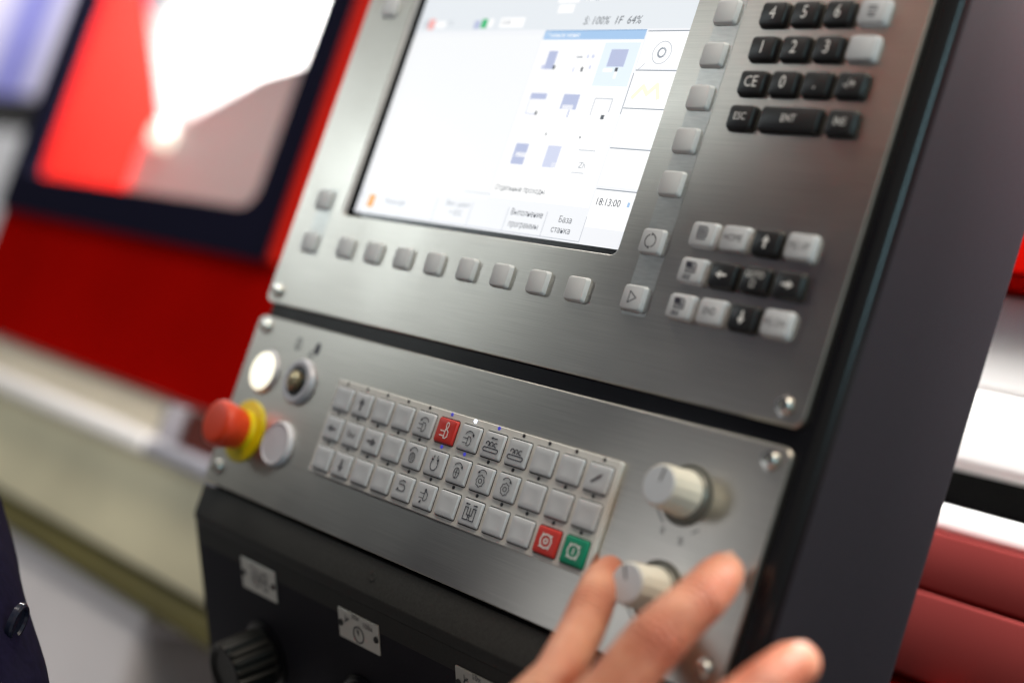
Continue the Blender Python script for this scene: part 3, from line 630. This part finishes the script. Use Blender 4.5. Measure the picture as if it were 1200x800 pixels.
# ================================================================== PERSON
per = thing('person', 'person in a dark navy coat turning the lower cream knob with the right hand', 'person', W(-260, 1200, -260))
def P3(p): return W(*p) - per.location
def blob(name, chains, voxel, smooth_it=6, rings=(), material=None, disp=None, fat=1.0):
    bm = bmesh.new()
    def ball(c, r, sub=3):
        g = bmesh.ops.create_icosphere(bm, subdivisions=sub, radius=r/1000); bmesh.ops.translate(bm, verts=g['verts'], vec=P3(c))
    for ch_ in chains:
        for (p, r), (q, r2) in zip(ch_, ch_[1:]):
            r, r2 = r*fat, r2*fat
            n = max(2, int((Vector(q)-Vector(p)).length/(min(r, r2)*0.22)))
            for i in range(n+1):
                t = i/n; ball(Vector(p).lerp(Vector(q), t), r + (r2-r)*t, 2 if voxel < 0.003 else 3)
    for L in rings:                                   # closed lofts in panel mm
        base = []
        for ring in L: base.append([bm.verts.new(P3(v)) for v in ring])
        n = len(L[0])
        for k in range(len(L)-1):
            for i in range(n): bm.faces.new((base[k][i], base[k][(i+1) % n], base[k+1][(i+1) % n], base[k+1][i]))
        bm.faces.new(base[0][::-1]); bm.faces.new(base[-1])
    bmesh.ops.recalc_face_normals(bm, faces=bm.faces)
    me = bpy.data.meshes.new(name); bm.to_mesh(me); bm.free()
    tmp = bpy.data.objects.new('tmp', me); COL.objects.link(tmp)
    rm = tmp.modifiers.new('r', 'REMESH'); rm.mode = 'VOXEL'; rm.voxel_size = voxel; rm.use_smooth_shade = True
    s_ = tmp.modifiers.new('s', 'SMOOTH'); s_.factor = 0.5; s_.iterations = smooth_it
    if disp:
        tx = bpy.data.textures.new('folds', 'CLOUDS'); tx.noise_scale = disp[0]
        d_ = tmp.modifiers.new('d', 'DISPLACE'); d_.texture = tx; d_.strength = disp[1]; d_.mid_level = 0.5
    dg = bpy.context.evaluated_depsgraph_get(); out = bpy.data.meshes.new_from_object(tmp.evaluated_get(dg)); out.name = name
    bpy.data.objects.remove(tmp); out.materials.clear()
    return link(name, out, material, per)
# skin
sk = mat('skin', (0.62, 0.32, 0.2), 0.5, sss=0.3, spec=0.35)
nt = sk.node_tree; b = nt.nodes['Principled BSDF']
tc = nt.nodes.new('ShaderNodeTexCoord'); no = nt.nodes.new('ShaderNodeTexNoise'); no.inputs['Scale'].default_value = 38; no.inputs['Detail'].default_value = 4
cr = nt.nodes.new('ShaderNodeValToRGB'); cr.color_ramp.elements[0].position = 0.34; cr.color_ramp.elements[0].color = (0.48, 0.155, 0.09, 1); cr.color_ramp.elements[1].position = 0.66; cr.color_ramp.elements[1].color = (0.69, 0.33, 0.215, 1)
nt.links.new(tc.outputs['Object'], no.inputs['Vector']); nt.links.new(no.outputs['Fac'], cr.inputs[0]); last = cr.outputs[0]
for jp, rad in (((296, 54, -50), 13), ((297, 31, -34), 9), ((336, 79, -60), 13), ((244, 53, -30), 12), ((236, 36, -14), 10)):
    vd = nt.nodes.new('ShaderNodeVectorMath'); vd.operation = 'DISTANCE'; vd.inputs[1].default_value = P3(jp)
    nt.links.new(tc.outputs['Object'], vd.inputs[0])
    mr_ = nt.nodes.new('ShaderNodeMapRange'); mr_.interpolation_type = 'SMOOTHSTEP'; mr_.inputs[1].default_value = 0.003; mr_.inputs[2].default_value = rad/1000; mr_.inputs[3].default_value = 0.62; mr_.inputs[4].default_value = 0
    nt.links.new(vd.outputs['Value'], mr_.inputs[0])
    mxr = nt.nodes.new('ShaderNodeMix'); mxr.data_type = 'RGBA'; mxr.inputs[7].default_value = (0.50, 0.13, 0.08, 1)
    nt.links.new(mr_.outputs[0], mxr.inputs[0]); nt.links.new(last, mxr.inputs[6]); last = mxr.outputs[2]
nt.links.new(last, b.inputs['Base Color'])
vo = nt.nodes.new('ShaderNodeTexNoise'); vo.inputs['Scale'].default_value = 260; vo.inputs['Detail'].default_value = 6
hgt = vo.outputs['Fac']
for J, ax in (((293, 53, -46), (4, -40, 22)), ((296, 33, -31), (-4, -20, 24)), ((332, 79, -56), (14, -35, 24)), ((340, 54, -38), (0, -22, 24)), ((243, 53, -29), (-10, -20, 18)), ((256, 90, -60), (-4, -30, 22))):
    ax_ = (P3(ax) - P3((0, 0, 0))).normalized()
    sb = nt.nodes.new('ShaderNodeVectorMath'); sb.operation = 'SUBTRACT'; sb.inputs[1].default_value = P3(J); nt.links.new(tc.outputs['Object'], sb.inputs[0])
    dt = nt.nodes.new('ShaderNodeVectorMath'); dt.operation = 'DOT_PRODUCT'; dt.inputs[1].default_value = ax_; nt.links.new(sb.outputs[0], dt.inputs[0])
    wob = nt.nodes.new('ShaderNodeMath'); wob.operation = 'MULTIPLY_ADD'; wob.inputs[1].default_value = 0.006; nt.links.new(vo.outputs['Fac'], wob.inputs[0]); nt.links.new(dt.outputs['Value'], wob.inputs[2])
    fq = nt.nodes.new('ShaderNodeMath'); fq.operation = 'MULTIPLY'; fq.inputs[1].default_value = 2100; nt.links.new(wob.outputs[0], fq.inputs[0])
    sn = nt.nodes.new('ShaderNodeMath'); sn.operation = 'SINE'; nt.links.new(fq.outputs[0], sn.inputs[0])
    ln = nt.nodes.new('ShaderNodeVectorMath'); ln.operation = 'LENGTH'; nt.links.new(sb.outputs[0], ln.inputs[0])
    mk = nt.nodes.new('ShaderNodeMapRange'); mk.interpolation_type = 'SMOOTHSTEP'; mk.inputs[1].default_value = 0.009; mk.inputs[2].default_value = 0.0145; mk.inputs[3].default_value = 0.75; mk.inputs[4].default_value = 0; nt.links.new(ln.outputs['Value'], mk.inputs[0])
    pr = nt.nodes.new('ShaderNodeMath'); pr.operation = 'MULTIPLY_ADD'; nt.links.new(sn.outputs[0], pr.inputs[0]); nt.links.new(mk.outputs[0], pr.inputs[1]); nt.links.new(hgt, pr.inputs[2]); hgt = pr.outputs[0]
bp_ = nt.nodes.new('ShaderNodeBump'); bp_.inputs['Strength'].default_value = 0.5; bp_.inputs['Distance'].default_value = 0.0012
nt.links.new(tc.outputs['Object'], vo.inputs['Vector']); nt.links.new(hgt, bp_.inputs['Height']); nt.links.new(bp_.outputs[0], b.inputs['Normal'])

idx = [((283, 97, -64), 12.6), ((289, 74, -55), 11.0), ((293, 53, -46), 11.2), ((295, 42, -39), 10.2), ((296, 33, -31), 9.8), ((292.5, 25, -20), 9.3), ((290, 21, -13.5), 8.0)]
mid = [((303, 110, -74), 12.8), ((318, 94, -65), 11.2), ((332, 79, -56), 11.2), ((338, 64, -47), 10.2), ((340, 54, -38), 9.8), ((339, 46, -26), 9.2), ((338, 43, -19), 8.0)]
rng = [((316, 128, -86), 12.4), ((344, 124, -76), 10.8), ((356, 116, -52), 9.8), ((346, 112, -34), 8.2)]
lit = [((322, 148, -97), 11.4), ((343, 152, -84), 9.6), ((350, 146, -64), 8.6), ((342, 142, -50), 7.4)]
thb = [((256, 128, -84), 14.5), ((257, 102, -67), 12.0), ((258, 81, -53), 9.8), ((248, 62, -36), 9.2), ((243, 53, -29), 9.2), ((235, 42, -18), 8.4), ((233, 36, -13), 6.6)]
palm = [[((283, 97, -64), 12.6), ((262, 170, -118), 19)], [((303, 110, -74), 12.8), ((270, 176, -122), 20)], [((316, 128, -86), 12.4), ((278, 182, -128), 19)],
        [((322, 148, -97), 11.4), ((284, 190, -132), 17)], [((283, 97, -64), 11.8), ((303, 110, -74), 12.6), ((316, 128, -86), 12.2), ((322, 148, -97), 11.4)],
        [((256, 128, -84), 15.5), ((266, 176, -120), 19)], [((259, 104, -69), 10), ((279, 104, -69), 10)], [((258, 118, -78), 14), ((284, 112, -74), 13)], [((262, 135, -92), 15), ((300, 135, -92), 14), ((318, 150, -99), 11)],
        [((272, 180, -126), 22), ((240, 216, -170), 25), ((200, 250, -220), 30)]]
blob('hand', [idx, mid, rng, lit, thb] + palm, 0.0014, 7, material=sk, fat=1.07)
# nails
def nail(c, d, up_, w, l_):
    d = Vector(d).normalized(); u = Vector(up_); u = (u - d*u.dot(d)).normalized(); s = d.cross(u)
    vs, fs = [], []; N, Mq = 8, 6
    for i in range(N+1):
        for j in range(Mq+1):
            a = (j/Mq-0.5)*2; t = i/N-0.5; wid = w*(1.0 if i < N-1 else 0.8)
            vs.append(P3(Vector(c) + d*(t*l_) + s*(a*wid/2) + u*(-(a*a)*w*0.18 - (t*t)*0.6)))
    for i in range(N):
        for j in range(Mq): k = i*(Mq+1)+j; fs.append((k, k+1, k+Mq+2, k+Mq+1))
    link('nail', mesh('nail', vs, fs, True), mat('nail', (0.66, 0.35, 0.24), 0.4), per)
nail((295.2, 17.6, -17.5), (-2.5, -7, 10), (6, -5, 7), 10, 10)
nail((343.4, 39.0, -23.5), (-1, -4, 9), (6, -6, 6), 10, 10)
nail((225.6, 37.5, -14), (-5, -13, 9), (-8, 0, 1), 12, 12)
# coat: torso loft plus right sleeve
M_COAT = mat('navy_cloth', (0.009, 0.0075, 0.024), 0.85, spec=0.05, noise=(220, 0.25, 0.5))
rings = []
for y, cxx, czz, a, bq in ((-330, -50, -430, 55, 55), (-300, -50, -425, 100, 70), (-270, -50, -420, 150, 88), (-200, -60, -410, 160, 98), (-80, -110, -370, 140, 105), (0, -160, -310, 122, 108), (60, -185, -245, 118, 110), (95, -176, -220, 118, 110), (115, -160, -213, 120, 111), (130, -132, -212, 121, 112), (155, -101, -210, 123, 113), (178, -67, -208, 126, 115), (230, -30, -206, 134, 120), (330, -20, -206, 150, 130), (480, -20, -206, 165, 140)):
    rings.append([(cxx + a*math.cos(2*math.pi*i/36), y, czz + bq*math.sin(2*math.pi*i/36)) for i in range(36)])
coat = blob('coat', [[((75, -235, -425), 64), ((35, 0, -440), 62), ((25, 140, -445), 58), ((100, 210, -345), 50), ((188, 258, -236), 40)], [((-180, -235, -425), 60), ((-330, 10, -410), 55), ((-380, 260, -340), 48), ((-360, 330, -220), 42)]], 0.008, 4, [rings], M_COAT, disp=(0.09, 0.005))
th = math.radians(40); bx_, bz_ = -101 + 123*math.cos(th), -210 + 113*math.sin(th)
nv = Vector((math.cos(th)/123, math.sin(th)/113, -0.0)).normalized()
bt = link('button', lathe('button', [(9.5, 0), (9.5, 2.2), (8.6, 3.2), (7.2, 3.2), (6.4, 2.0), (0.2, 1.8)], 28), mat('button_navy', (0.015, 0.018, 0.035), 0.18), per, P3((bx_, 152, bz_)))
bt.rotation_euler = Vector((nv.x, nv.y, 0)).to_track_quat('-Y', 'Z').to_euler()

blob('head', [[((-48, -330, -425), 58), ((-48, -375, -420), 52)], [((-48, -440, -420), 74), ((-46, -480, -424), 84)], [((-46, -420, -400), 66), ((-45, -400, -375), 44)], [((-46, -440, -332), 13), ((-46, -424, -322), 15)],
     [((-130, -445, -425), 14), ((-130, -425, -425), 12)], [((36, -445, -425), 14), ((36, -425, -425), 12)], [((-76, -462, -350), 13), ((-18, -462, -350), 13)], [((-64, -400, -338), 9), ((-28, -400, -338), 9)]], 0.006, 5, material=sk)
blob('hair', [[((-46, -495, -436), 88), ((-46, -470, -450), 84)], [((-46, -520, -400), 66), ((-46, -440, -475), 66)]], 0.008, 3, material=mat('dark_hair', (0.02, 0.014, 0.01), 0.6, noise=(300, 0.3, 0.5)), disp=(0.02, 0.012))
for x in (-66, 66): link('eye', lathe('eye', [(7, 0), (6, 3), (0.2, 4.5)], 14), mat('eye_dark', (0.05, 0.04, 0.03), 0.2), per, P3((-46 + x*0.42, -447, -343)), (0, 0, math.pi))
blob('trousers', [[((-90, 470, -215), 92), ((-100, 800, -215), 66), ((-105, 1130, -220), 52)], [((50, 470, -215), 92), ((60, 800, -215), 66), ((65, 1130, -220), 52)]], 0.012, 4, material=mat('work_trousers', (0.02, 0.022, 0.03), 0.85, noise=(150, 0.2, 0.4)), disp=(0.1, 0.008))
for x in (-105, 65): blob('shoe', [[((x, 1160, -245), 38), ((x, 1160, -150), 38)], [((x, 1168, -150), 31), ((x, 1170, -95), 29)]], 0.008, 4, material=mat('shoe_black', (0.012, 0.012, 0.012), 0.4))
